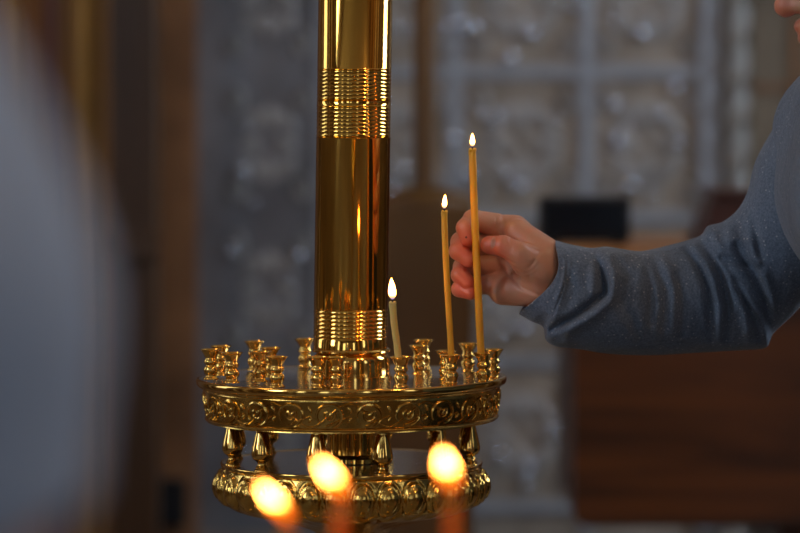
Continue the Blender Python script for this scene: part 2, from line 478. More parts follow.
# brown marble left of the tiles, tan marble right of them
bm = bmesh.new(); box(bm, (wx(-420), YW - .03, 0), (wx(198), YW, zhi)); struct('trim_4', bm, M['brownstone'], label='brown marbled wall panel left of the carved tiles')
bm = bmesh.new(); box(bm, (wx(748), YW - .03, 0), (wx(1500), YW, zhi)); struct('trim_5', bm, M['tan'], label='tan marble wall panel right of the twisted column')
bm = bmesh.new()
for px in (790, 860): box(bm, (wx(px), YW - .04, .3), (wx(px + 6), YW - .03, zhi))
for py in (-60, 90, 250): box(bm, (wx(748), YW - .038, wz(py)), (wx(1500), YW - .03, wz(py) + .01))
struct('trim_6', bm, M['brownstone'])
# twisted rope column
bm = bmesh.new()
cx = wx(734); cy = YW - .03; N = 300; n = 24; rings = []
for i in range(N + 1):
    z = zlo + (zhi - zlo) * i / N
    rings.append([bm.verts.new((cx + (.019 + .0065 * math.cos(3 * (2 * PI * k / n) - z * 75)) * math.cos(2 * PI * k / n), cy + (.019 + .0065 * math.cos(3 * (2 * PI * k / n) - z * 75)) * math.sin(2 * PI * k / n), z)) for k in range(n)])
for a, b in zip(rings, rings[1:]):
    for k in range(n): bm.faces.new((a[k], a[(k + 1) % n], b[(k + 1) % n], b[k]))
box(bm, (cx - .035, cy - .035, zlo - .08), (cx + .035, YW, zlo), .004)
box(bm, (cx - .035, cy - .035, zhi), (cx + .035, YW, zhi + .08), .004)
fixn(bm); tag(obj('twisted_column', bm, simple('pale_column_stone', (.36, .35, .33), .5)), 'slim pale twisted rope column on the wall behind the person', 'column')

# ------------------------------------------------------------------ church furniture, left
def lp(px, Y): return P(px, 266, Y).x
Yl = 2.6
def pilaster(name, p0, p1, y0, dy, mat, label, cat, ztop=2.6, cap=True, flutes=3, ledge=None):
    x0, x1 = lp(p0, y0), lp(p1, y0)
    r = empty(name, ((x0 + x1) / 2, y0 + dy / 2, 0), label, cat)
    w = (x1 - x0) / 2
    bm = bmesh.new(); box(bm, (-w * 1.25, -dy / 2 - .01, 0), (w * 1.25, dy / 2, .14), .006); obj('plinth', bm, mat, r, False)
    bm = bmesh.new(); box(bm, (-w, -dy / 2, .14), (w, dy / 2, ztop), .004)
    for k in range(flutes):
        cxx = -w + 2 * w * (k + .5) / flutes
        tube(bm, [(cxx, -dy / 2, .25), (cxx, -dy / 2, ztop - .1)], w / flutes * .55, 10)
    obj('shaft', bm, mat, r)
    bm = bmesh.new(); box(bm, (-w * 1.3, -dy / 2 - .015, ztop), (w * 1.3, dy / 2, ztop + .1), .008); obj('capital', bm, mat, r, False)
    if ledge:
        z = P(100, ledge, y0).z; bm = bmesh.new(); box(bm, (-w * 1.15, -dy / 2 - .02, z - .05), (w * 1.15, -dy / 2 + .01, z), .004); obj('ledge', bm, mat, r, False)
    return r
pilaster('carved_pilaster', 76, 100, 2.7, .06, M['gild'], 'gilded half-column left of the dark wooden post', 'column', flutes=1)
pilaster('carved_pilaster', 6, 22, 2.7, .06, M['gild'], 'narrow gilded column at the far left edge behind the shirt', 'column', flutes=1)
pilaster('wooden_post', 110, 156, 2.6, .1, M['darkwood'], 'dark wooden post with a ledge, right of the gilded half-column', 'post', ledge=232)
# recessed wooden panel behind the gilded columns, thin red bead
x0, x1 = lp(-120, 2.95), lp(108, 2.95)
bm = bmesh.new(); box(bm, (x0, 2.95, 0), (x1, 3.0, 2.5))
for k in range(4): box(bm, (x0 + .05, 2.94, .2 + k * .56), (x1 - .05, 2.95, .2 + k * .56 + .48), .004)
pr = obj('wooden_screen', bm, simple('amber_wood', (.22, .085, .015), .5, var=.3, vscale=4, stretch=(1, 1, .2)), None, False); tag(pr, 'brown panelled wooden screen behind the gilded columns', 'screen')
bm = bmesh.new(); tube(bm, [(lp(50, 2.9), 2.93, .1), (lp(50, 2.9), 2.93, 2.45)], .008, 8); obj('red_bead', bm, simple('dark_red_paint', (.10, .008, .006), .5), pr)
# small dark block for a spot low at left
x = wx(170); z = wz(500)
bm = bmesh.new(); box(bm, (x - .035, YW - .05, z - .05), (x + .035, YW - .028, z + .05), .004)
so = obj('wall_dark_spot', bm, M['black'], None, False); tag(so, 'small dark spot low on the brown wall panel', 'dark_spot')

# ------------------------------------------------------------------ pole stand behind the brass pole
Yb = 2.2; SS = (Yb - CAM.y) / F
r = empty('banner_stand', (lp(424, Yb), Yb, 0), 'brown wooden pole rising from a domed box, blurred behind the candles', 'stand')
zt = P(424, 186, Yb).z; h = 48 * SS
bm = bmesh.new(); box(bm, (-h * 1.3, -h * 1.3, 0), (h * 1.3, h * 1.3, .08), .008); obj('foot', bm, M['brownwood'], r, False)
bm = bmesh.new(); box(bm, (-h, -h, .08), (h, h, zt - 18 * SS), .006); obj('box', bm, M['brownwood'], r, False)
bm = bmesh.new(); lathe(bm, [(0, 0)] + smooth_prof([(h * 1.05, 0), (h * 1.0, 6 * SS), (h * .7, 13 * SS), (h * .25, 18 * SS)]) + [(0, 18 * SS)], 40, (0, 0, zt - 18 * SS)); fixn(bm); obj('dome', bm, M['brownwood'], r)
bm = bmesh.new(); tube(bm, [(0, 0, zt - .01), (0, 0, 2.5)], 11 * SS, 20); obj('pole', bm, M['brownwood'], r)

# ------------------------------------------------------------------ desk, black box, book rest
Yd = 1.8; SD = (Yd - CAM.y) / F
xd0, xd1 = P(575, 400, Yd).x, P(1150, 400, Yd).x
zd1 = P(600, 250, Yd).z; zd0 = P(600, 526, Yd).z
r = empty('wooden_desk', ((xd0 + xd1) / 2, Yd + .28, 0), 'dark orange-brown wooden desk behind the outstretched sleeve', 'desk')
w2 = (xd1 - xd0) / 2
bm = bmesh.new()
# front body with rounded lower corners
ol = []
cr = 14 * SD
for (sx, a0) in ((-1, PI), (1, 1.5 * PI)):
    for k in range(6):
        a = a0 + k / 5 * PI / 2
        ol.append((sx * (w2 - cr) + math.cos(a) * cr, zd0 + cr + math.sin(a) * cr))
ol += [(w2, zd1 - .022), (-w2, zd1 - .022)]
fa = [bm.verts.new((x, -.28, z)) for x, z in ol]; fb = [bm.verts.new((x, .26, z)) for x, z in ol]
bm.faces.new(fa); bm.faces.new(list(reversed(fb)))
for i in range(len(ol)): j = (i + 1) % len(ol); bm.faces.new((fa[j], fa[i], fb[i], fb[j]))
fixn(bm); obj('body', bm, M['desk'], r, False)
bm = bmesh.new(); box(bm, (-w2 - 38 * SD, -.30, zd1 - .022), (w2 + .03, .30, zd1), .004)
obj('desk_top', bm, simple('light_pine', (.42, .17, .045), .4, var=.25, vscale=5, stretch=(.4, 4, 4)), r, False)
bm = bmesh.new(); box(bm, (-.12, -.2, .05), (.12, .2, zd0 + .005), .006); obj('pedestal', bm, M['desk'], r, False)
bm = bmesh.new(); box(bm, (-.3, -.26, 0), (.3, .26, .05), .01); obj('foot', bm, M['desk'], r, False)
# black box-like screen turned away
xb0, xb1 = P(539, 220, 2.0).x, P(631, 220, 2.0).x
hb = P(541, 196.5, 2.0).z - zd1
r = empty('black_monitor', ((xb0 + xb1) / 2, 2.0, zd1), 'low black box standing on the left end of the wooden desk', 'box')
wb = (xb1 - xb0) / 2
bm = bmesh.new(); box(bm, (-wb, 0, .004), (wb, .06, hb), .005); obj('casing', bm, M['black'], r, False)
bm = bmesh.new(); box(bm, (-wb + .008, -.003, .012), (wb - .008, 0.001, hb - .008), .001); obj('panel', bm, M['screen'], r, False)
bm = bmesh.new()
bm.free()
for s in (-1, 1): bm = bmesh.new(); box(bm, (s * wb * .7 - .01, -.02, 0), (s * wb * .7 + .01, .08, .006), .001); obj('foot', bm, M['black'], r, False)

# slanted book rest
Yk = 1.95; SK = (Yk - CAM.y) / F
def kx(px): return P(px, 220, Yk).x
xk = kx(690); r = empty('book_rest', (xk, Yk, zd1), 'dark red slanted wooden book rest on the desk behind the elbow', 'book rest')
hk = P(700, 194, Yk).z - zd1
bm = bmesh.new()
pr_ = [(0, 0), (20 * SK, hk), (62 * SK, hk), (74 * SK, 0)]
fa = [bm.verts.new((x, -.1, z)) for x, z in pr_]; fb = [bm.verts.new((x, .1, z)) for x, z in pr_]
bm.faces.new(fa); bm.faces.new(list(reversed(fb)))
for i in range(4): j = (i + 1) % 4; bm.faces.new((fa[j], fa[i], fb[i], fb[j]))
bmesh.ops.bevel(bm, geom=list(bm.edges), offset=.004, segments=2, affect='EDGES'); fixn(bm)
obj('block', bm, M['redwood'], r, False)
bm = bmesh.new(); box(bm, (16 * SK, -.11, hk - .002), (66 * SK, .11, hk + .008), .003); obj('top_board', bm, M['redwood'], r, False)

# ------------------------------------------------------------------ brass candle stand
AX = P(351.5, 378, 0).x
zp = P(352, 377.5, 0).z       # top tray surface
zl = P(352, 462, 0).z         # lower tray surface
print('tray z', zp, zl, AX)
stand = empty('candle_stand', (AX, 0, 0), 'tall polished brass candle stand with thick pole and two round trays', 'candle stand')
mm = .001
# pole
bm = bmesh.new(); R = 37 * mm
def zr(row): return P(352, row, 0).z
prof = [(24 * mm, zl), (24.5 * mm, zp - 8 * mm)]
obj_core = bmesh.new(); lathe(obj_core, [(0, zl + .001), (30 * mm, zl + .001), (30 * mm, zl + 5 * mm), (27 * mm, zl + 8 * mm), (24.5 * mm, zl + 9 * mm), (24.5 * mm, zp - 8 * mm), (0, zp - 8 * mm)], 64); fixn(obj_core)
obj('lower_stem', obj_core, M['brass_pole'], stand)
pp = [(R, zr(349)), (R, zr(338))]
def rings(y_bot, n, pitch, amp=.75):
    out = []
    z0 = zr(y_bot)
    for i in range(n):
        for s in range(9):
            a = s / 8 * PI
            out.append((R - .6 * mm + amp * mm * math.sin(a) ** .8, z0 + (i + s / 8 * .98) * pitch * mm))
    return out
pp += rings(337, 7, 4)
pp += [(R, zr(308)), (R, zr(138.5)), (R + 1.0 * mm, zr(137.5))]
pp += rings(137, 8, 3.75)
pp += [(R + .8 * mm, zr(106.3)), (R, zr(105.5)), (R, zr(101.5)), (R + 1.0 * mm, zr(100.7))]
pp += rings(100.3, 8, 3.75)
pp += [(R + .8 * mm, zr(69.6)), (R, zr(68.5)), (R, zr(-250)), (0, zr(-250))]
bm = bmesh.new(); lathe(bm, [(0, zr(349))] + pp, 96); fixn(bm)
z0 = zr(388)
for v in bm.verts:   # the pole leans slightly to the right
    v.co.x += (v.co.z - z0) * math.tan(math.radians(.9)) - .0018
pole = obj('pole', bm, M['brass_pole'], stand, sharp=50)
bm = bmesh.new()
lathe(bm, [(0, zp)] + [(41 * mm, zp), (41 * mm, zp + 2.5 * mm)] + smooth_prof([(39 * mm, zp + 3 * mm), (38.6 * mm, zp + 15 * mm), (37.6 * mm, zp + 21 * mm), (34 * mm, zp + 26 * mm)]) + [(39 * mm, zp + 26.3 * mm), (39.3 * mm, zp + 28 * mm), (38 * mm, zp + 29.5 * mm), (0, zp + 29.5 * mm)], 80)
fixn(bm); obj('pole_collar', bm, M['brass'], stand)
bm = bmesh.new(); lathe(bm, [(0, zr(-250) - .002), (R * 1.15, zr(-250)), (R * 1.15, zr(-258))] + smooth_prof([(R * .6, zr(-262)), (R * .5, zr(-275)), (R * 1.0, zr(-300)), (R * .7, zr(-325)), (0, zr(-335))]), 48)
for v in bm.verts: v.co.x += (v.co.z - z0) * math.tan(math.radians(.9)) - .0018
fixn(bm); obj('finial', bm, M['brass'], stand)
# top tray: flat plate with a rim
TILT = Matrix.Rotation(math.radians(-.45), 4, 'Y')
def tilted(bm, z):
    for v in bm.verts:
        c = TILT @ (v.co - Vector((0, 0, z))); v.co = c + Vector((0, 0, z))
bm = bmesh.new()
lathe(bm, [(0, zp)] + [(148 * mm, zp), (150 * mm, zp + .8 * mm), (151 * mm, zp - 6.5 * mm), (0, zp - 6.5 * mm)], 160)
fixn(bm); tilted(bm, zp); obj('upper_tray', bm, M['brass_tray'], stand)
bm = bmesh.new(); lathe(bm, smooth_prof([(150 * mm, zp + .8 * mm), (153 * mm, zp + 1.3 * mm), (155 * mm, zp + .2 * mm), (155.4 * mm, zp - 3 * mm), (154 * mm, zp - 6 * mm), (150 * mm, zp - 7 * mm), (150 * mm, zp + .8 * mm)], 3), 160); fixn(bm); tilted(bm, zp); obj('tray_rim', bm, M['brass'], stand)
# frieze band
zb1, zb0 = zp - 7 * mm, zp - 42 * mm
def rb(z):
    t = (zb1 - z) / (zb1 - zb0); return (149 - 4.5 * t ** 1.3) * mm
bm = bmesh.new()
pr_ = [(138 * mm, zb1), (151 * mm, zb1), (150.5 * mm, zb1 - 1.5 * mm), (148.5 * mm, zb1 - 3 * mm)]
pr_ += [(rb(zb1 - t * mm), zb1 - t * mm) for t in range(4, 31, 2)]
pr_ += [(146.5 * mm, zb0 + 4.2 * mm), (147.4 * mm, zb0 + 3 * mm), (146.5 * mm, zb0 + 1.6 * mm), (144.5 * mm, zb0 + 1.2 * mm), (144.8 * mm, zb0), (140 * mm, zb0), (138 * mm, zb0 + 3 * mm), (138 * mm, zb1)]
lathe(bm, pr_, 200)
fixn(bm)
NB = 24; zc_ = (zb1 + zb0) / 2 - .0005
def wrap(x, z, o=0):
    r_ = rb(z) + o; a = x / .1475
    return (r_ * math.sin(a), -r_ * math.cos(a), z)
step = 2 * PI * .1475 / NB
for k in range(NB):
    x0 = (k + .5) * step
    # open ring
    pts = []; rad = []
    for i in range(22):
        a = math.radians(-125 + i * 290 / 21)
        pts.append(wrap(x0 + math.sin(a) * 12.5 * mm, zc_ + math.cos(a) * 11 * mm, .4 * mm)); rad.append((1.0 + .7 * math.sin(i / 21 * PI)) * mm)
    tube(bm, pts, rad, 6)
    # stem crossing into the next ring
    pts = []
    for i in range(12):
        t = i / 11
        pts.append(wrap(x0 - 4 * mm + t * step * .62, zc_ - 10.5 * mm + math.sin(t * PI * .9) * 3 * mm + t * t * 9 * mm, .5 * mm))
    tube(bm, pts, [1.4 * mm * (1 - .5 * i / 11) for i in range(12)], 6)
    pts = [wrap(x0 + (i / 15 - .5) * step * 1.06, zc_ + math.cos((i / 15) * PI + (k % 2) * PI) * 11.5 * mm, .1 * mm) for i in range(16)]
    tube(bm, pts, 1.3 * mm, 6)
    # inner curl and leaf
    pts = []
    for i in range(13):
        a = math.radians(60 + i * 24); rr = (7 - i * .33) * mm
        pts.append(wrap(x0 - 1 * mm + math.sin(a) * rr, zc_ + 1 * mm + math.cos(a) * rr, .4 * mm))
    tube(bm, pts, 1.2 * mm, 6)
    for (ox, oz, L, W, an) in ((1, 1, 4.2, 2.2, .6), (-19, 6, 4, 1.6, -.5), (-19, -4, 3.2, 1.5, .7)):
        rr_ = bmesh.ops.create_icosphere(bm, subdivisions=2, radius=1)
        for v in rr_['verts']:
            lx = v.co.x * W * mm; lz = v.co.z * L * mm; dp = v.co.y * 2 * mm
            X = x0 + ox * mm + lx * math.cos(an) + lz * math.sin(an); Z = zc_ + oz * mm - lx * math.sin(an) + lz * math.cos(an)
            v.co = Vector(wrap(X, Z, -dp))
tilted(bm, zp); obj('ornamented_band', bm, M['brass_cast'], stand)
# balusters
bp = [(0, 0), (7.6, 0), (7.6, 1.5), (6.0, 2.8), (6.3, 4.2), (4.6, 6), (4.3, 8), (5.6, 9.8), (8.4, 11.8), (10.2, 14.6), (10.4, 18), (9.4, 24), (7.6, 31), (6.2, 37), (5.8, 40), (6.6, 42.5), (0, 42.5)]
hb_ = (zp - 41 * mm) - zl
for k in range(12):
    a = math.radians(15 + 30 * k); x = 122 * mm * math.sin(a); y = -122 * mm * math.cos(a)
    bm = bmesh.new(); core = smooth_prof([(r_, z) for r_, z in bp[1:-1]], 3)
    lathe(bm, [(0, 0)] + [(r_ * mm, z / 42.5 * hb_) for r_, z in core] + [(0, hb_)], 32); fixn(bm)
    if k == 0: me0 = obj('baluster', bm, M['brass'], stand); me0.location = (x, y, zl); continue
    bm.free(); c = me0.copy(); COL.objects.link(c); c.parent = stand; c.location = (x, y, zl)
# lower tray
bm = bmesh.new(); lathe(bm, [(0, zl), (124 * mm, zl), (125 * mm, zl - 3.5 * mm), (0, zl - 3.5 * mm)], 140); fixn(bm)
obj('lower_tray', bm, M['brass_tray'], stand)
bm = bmesh.new(); lathe(bm, smooth_prof([(124 * mm, zl), (126 * mm, zl + .6 * mm), (130.5 * mm, zl + .8 * mm), (131.5 * mm, zl - .5 * mm), (130 * mm, zl - 4 * mm), (124 * mm, zl - 4 * mm), (124 * mm, zl)], 3), 140); fixn(bm); obj('tray_rim', bm, M['brass'], stand)
bm = bmesh.new(); n = 768; NL = 32; T = 60
base = smooth_prof([(129.5, -4), (131, -6), (133, -14), (134, -22), (132.5, -31), (128, -40), (114, -47), (90, -53), (62, -60), (40, -68), (30, -76)], 6)
rg = []
for i, (r_, z) in enumerate(base):
    row = []
    for k in range(n):
        a = 2 * PI * k / n; u = (k / n * NL) % 1 - .5
        disp = 0
        e = (u / .42) ** 2 + ((z + 24) / 17.0) ** 2
        if e < 1: disp = 6.5 * (1 - e) ** .5
        elif e < 1.45: disp = -1.2
        e2 = (u / .31) ** 2 + ((z + 24) / 13.0) ** 2
        if .72 < e2 < 1.1: disp -= 1.3
        if z < -41:
            s = min(1, (-41 - z) / 5); disp += s * 3.0 * abs(math.sin(NL / 2 * a + (z + 38) * .06)) * r_ / 110 - s * 1.5 * r_ / 110
        rr_ = (r_ + disp) * mm; row.append(bm.verts.new((rr_ * math.sin(a), -rr_ * math.cos(a), zl + z * mm)))
    rg.append(row)
for a_, b_ in zip(rg, rg[1:]):
    for k in range(n): j = (k + 1) % n; bm.faces.new((a_[k], b_[k], b_[j], a_[j]))
fixn(bm); o = obj('gadrooned_rim', bm, M['brass_cast'], stand, sharp=80)
zz = zl - 74 * mm
bm = bmesh.new()
lathe(bm, [(0, zz)] + smooth_prof([(30 * mm, zz), (24 * mm, zz - .02), (34 * mm, zz - .05), (42 * mm, zz - .09), (30 * mm, zz - .14), (20 * mm, zz - .18), (26 * mm, zz - .2), (24 * mm, zz - .24), (27 * mm, .42), (25 * mm, .25), (45 * mm, .2), (55 * mm, .16), (35 * mm, .12)], 5) + [(0, .12)], 64); fixn(bm)
obj('pedestal_shaft', bm, M['brass'], stand)
bm = bmesh.new(); lathe(bm, [(0, 0), (.21, 0), (.21, .02)] + smooth_prof([(.2, .03), (.17, .045), (.12, .07), (.06, .11), (.036, .125)], 5) + [(0, .125)], 96); fixn(bm)
obj('base', bm, M['brass'], stand)

# ------------------------------------------------------------------ cups
cup_prof = [(0, 0), (7.6, 0), (7.8, 1.2), (6.4, 2.6), (5.6, 4), (6.6, 6.5), (7.5, 9.5), (6.8, 12.5), (5.2, 14.3), (5.4, 15.3), (6.8, 17.0), (6.9, 19), (5.8, 21.2), (5.8, 22.6), (7.2, 25.6), (9.4, 29.2), (10.9, 30.6), (10.8, 31.1), (9.6, 30.6), (6.0, 26.5), (4.6, 22), (4.4, 14), (0, 13.5)]
bm = bmesh.new(); cp = smooth_prof(cup_prof[1:-1], 3); lathe(bm, [(0, 0)] + [(a * mm, b * .97 * mm) for a, b in cp] + [(0, 13.5 * mm)], 40); fixn(bm)
cup_mesh = bpy.data.meshes.new('candle_cup'); bm.to_mesh(cup_mesh); bm.free()
cups = [  # px, row of rim centre, label
 (211, 350, 'small brass cup at the far left rim of the upper tray'),
 (221, 344, 'small brass cup second from left, half behind the leftmost cup'),
 (232, 354.3, 'small brass cup in front at left, nearest the tray rim of the left trio'),
 (254.5, 340.5, 'tall-looking brass cup at the back left of the tray, fourth from left'),
 (260, 352, 'brass cup just in front of the back left cup with bright orange glints'),
 (270.5, 347, 'brass cup half hidden between two others left of the pole'),
 (277, 358.5, 'brass cup at the front rim, right end of the left cluster'),
 (305, 337, 'brass cup at the back touching the left edge of the thick pole in view'),
 (318, 359.5, 'left one of two brass cups in front of the pole'),
 (336, 359.5, 'right one of two brass cups in front of the pole'),
 (401, 357.5, 'brass cup holding the shortest lit candle right of the pole'),
 (423.5, 338, 'farthest brass cup right of the pole, at the back of the tray'),
 (419, 344.5, 'empty brass cup right of the shortest candle, overlapping the farthest cup'),
 (446, 350, 'brass cup half hidden behind the cup of the middle candle'),
 (451, 357.5, 'brass cup holding the middle lit candle'),
 (468, 341.5, 'back brass cup between the middle and the tallest candle'),
 (483.5, 352.5, 'brass cup that receives the tallest candle'),
 (493, 347, 'small brass cup at the far right rim of the upper tray')]
cup_pos = []
cup_rows = [380.5, 376.5, 384, 371, 382.5, 378, 388, 368, 388, 388, 387, 368, 374.5, 380, 384.5, 371.5, 382, 378]
for i, (px, row, lab) in enumerate(cups):
    p = onplane(px, cup_rows[i], zp)
    p.z = zp + (-(p.x - AX)) * math.tan(math.radians(-.45)) * -1 * 1.0
    # keep on tray
    d = Vector((p.x - AX, p.y)); 
    if d.length > .145: d = d.normalized() * .145; p.x = AX + d.x; p.y = d.y
    if d.length < .050: d = d.normalized() * .050; p.x = AX + d.x; p.y = d.y
    o = link('candle_cup', cup_mesh, M['brass']) if i == 0 else bpy.data.objects.new('candle_cup', cup_mesh)
    if i: COL.objects.link(o)
    o.location = p; o.rotation_euler.z = i * .7
    tag(o, lab, 'candle holder', 'brass cups on the upper tray'); cup_pos.append(p.copy())
    print(i, px, [round(q * 1000) for q in (p.x - AX, p.y)], round(math.hypot(p.x - AX, p.y) * 1000))

# ------------------------------------------------------------------ candles
def flame_mesh(name, L, Rm, lean=(0, 0)):
    bm = bmesh.new(); pr_ = smooth_prof([(0, 0), (.62, .10), (.95, .25), (1.0, .38), (.78, .62), (.38, .84), (0, 1)], 3)
    pr_[0] = (0, 0); pr_[-1] = (0, 1)
    lathe(bm, [(r_ * Rm, z * L) for r_, z in pr_], 16)
    for v in bm.verts:
        t = v.co.z / L; v.co.x += lean[0] * L * t ** 1.2; v.co.y += lean[1] * L * t ** 1.2
    fixn(bm); me = bpy.data.meshes.new(name); bm.to_mesh(me); bm.free(); return me

def candle(pts, r, mat, label, fl, fr, lean, group, wick_h=5 * mm, bead=True, fm='flame'):
    """pts: bottom to top, world"""
    top = Vector(pts[-1]); bot = Vector(pts[0])
    sp = smooth_prof([tuple(p) for p in pts], 6)
    bm = bmesh.new(); n = len(sp); rad = [r * (1 + .03 * math.sin(i * 1.7)) for i in range(n)]
    rad[-1] = r * .80
    tube(bm, [Vector(p) - bot for p in sp], rad, 20)
    if bead:   # melted lip and drips
        for k in range(5):
            a = k * 1.35; q = bmesh.ops.create_icosphere(bm, subdivisions=2, radius=r * .42)
            for v in q['verts']: v.co = Vector((v.co.x + math.cos(a) * r * .72, v.co.y + math.sin(a) * r * .72, v.co.z * (1.5 + (k % 3) * .7) - r * .3 * (1 + k % 3))) + (top - bot)
    c = obj('candle', bm, mat, None, sharp=60); c.location = bot
    tag(c, label, 'candle', group)
    bm = bmesh.new(); t = top - bot
    tube(bm, [t + Vector((0, 0, -.001)), t + Vector((.0002, 0, wick_h * .5)), t + Vector((.0012, 0, wick_h))], .0007, 6)
    obj('wick', bm, M['wick'], c)
    me = flame_mesh('flame', fl, fr, lean); f = link('flame', me, M[fm], c); f.location = t + Vector((0, 0, (.3 if fm != 'flame' else 1.9) * mm))
    return c
k1, k2, k3 = cup_pos[10], cup_pos[14], cup_pos[16]
def cpts(lst, Y0, Y1):
    n = len(lst); return [P(a, b, Y0 + (Y1 - Y0) * i / (n - 1)) for i, (a, b) in enumerate(lst)]
candle(cpts([(399, 366), (397, 345), (394, 322), (392.5, 302)], k1.y, k1.y), 3.4 * mm, M['wax_pale'], 'shortest lit candle, pale wax, beside the brass pole', 22 * mm, 3.6 * mm, (-.05, 0), 'lit tapers on the brass stand')
candle(cpts([(451.3, 366), (450.5, 340), (447.5, 290), (445, 240), (444.3, 211)], k2.y, k2.y), 3.1 * mm, M['wax'], 'middle lit orange candle, slightly bent, left of the fingers', 14.5 * mm, 2.2 * mm, (.06, 0), 'lit tapers on the brass stand')
c3 = [(481.8, 362), (480.3, 340), (478, 290), (475.6, 240), (473.6, 190), (472.4, 149)]
candle(cpts(c3, k3.y, k3.y), 3.7 * mm, M['wax'], 'tallest lit orange candle, held between thumb and forefinger', 14 * mm, 2.3 * mm, (0, 0), 'lit tapers on the brass stand')

# ------------------------------------------------------------------ foreground candle tray (below the frame) with three blurred candles
Yf = -1.3
ztf = .985
st2 = empty('low_candle_stand', (0, Yf, 0), 'round brass tray stand just below the frame carrying the blurred foreground candles', 'candle stand')
bm = bmesh.new(); lathe(bm, [(0, ztf - .012), (.13, ztf - .012), (.135, ztf - .004), (.135, ztf + .004), (.13, ztf + .004), (.128, ztf), (0, ztf)], 96); fixn(bm); obj('tray', bm, M['brass'], st2)
bm = bmesh.new(); lathe(bm, [(0, ztf - .012)] + smooth_prof([(.04, ztf - .012), (.02, ztf - .05), (.03, ztf - .12), (.018, ztf - .2), (.022, .5), (.018, .3), (.035, .2), (.02, .1)], 5) + [(0, .1)], 40); fixn(bm); obj('shaft', bm, M['brass'], st2)
bm = bmesh.new(); lathe(bm, [(0, 0), (.18, 0), (.18, .02)] + smooth_prof([(.16, .04), (.08, .07), (.025, .105)]) + [(0, .105)], 64); fixn(bm); obj('base', bm, M['brass'], st2)
fg = [((288, 523), (-.72, .0), 'blurred glowing flame candle at the left of the three in the foreground', 25, .3),
      ((343, 499), (-.62, .0), 'blurred glowing flame candle in the middle of the three in the foreground', 25, .1),
      ((451, 490), (-.22, .0), 'blurred glowing flame candle at the right of the three in the foreground', 25, 0)]
for (px, py), lean, lab, L, e in fg:
    t = P(px, py, Yf); x = t.x - (.006 if e else -.002)
    cpo = bpy.data.objects.new('candle_cup', cup_mesh); COL.objects.link(cpo); cpo.location = (x, Yf, ztf)
    tag(cpo, 'brass cup under the ' + lab.replace('blurred glowing flame candle at the ', '').replace('blurred glowing flame candle in the ', '').replace(' of the three in the foreground', '') + ' foreground candle', 'candle holder', 'brass cups on the low tray')
    candle([(x, Yf, ztf + .015), (x, Yf, (ztf + t.z) / 2), (t.x + (.0 if e else 0), Yf, t.z)], 4.2 * mm, M['wax_red'], lab, L * mm, 5.2 * mm, lean, 'blurred foreground candles', fm='flame_glow_foot')

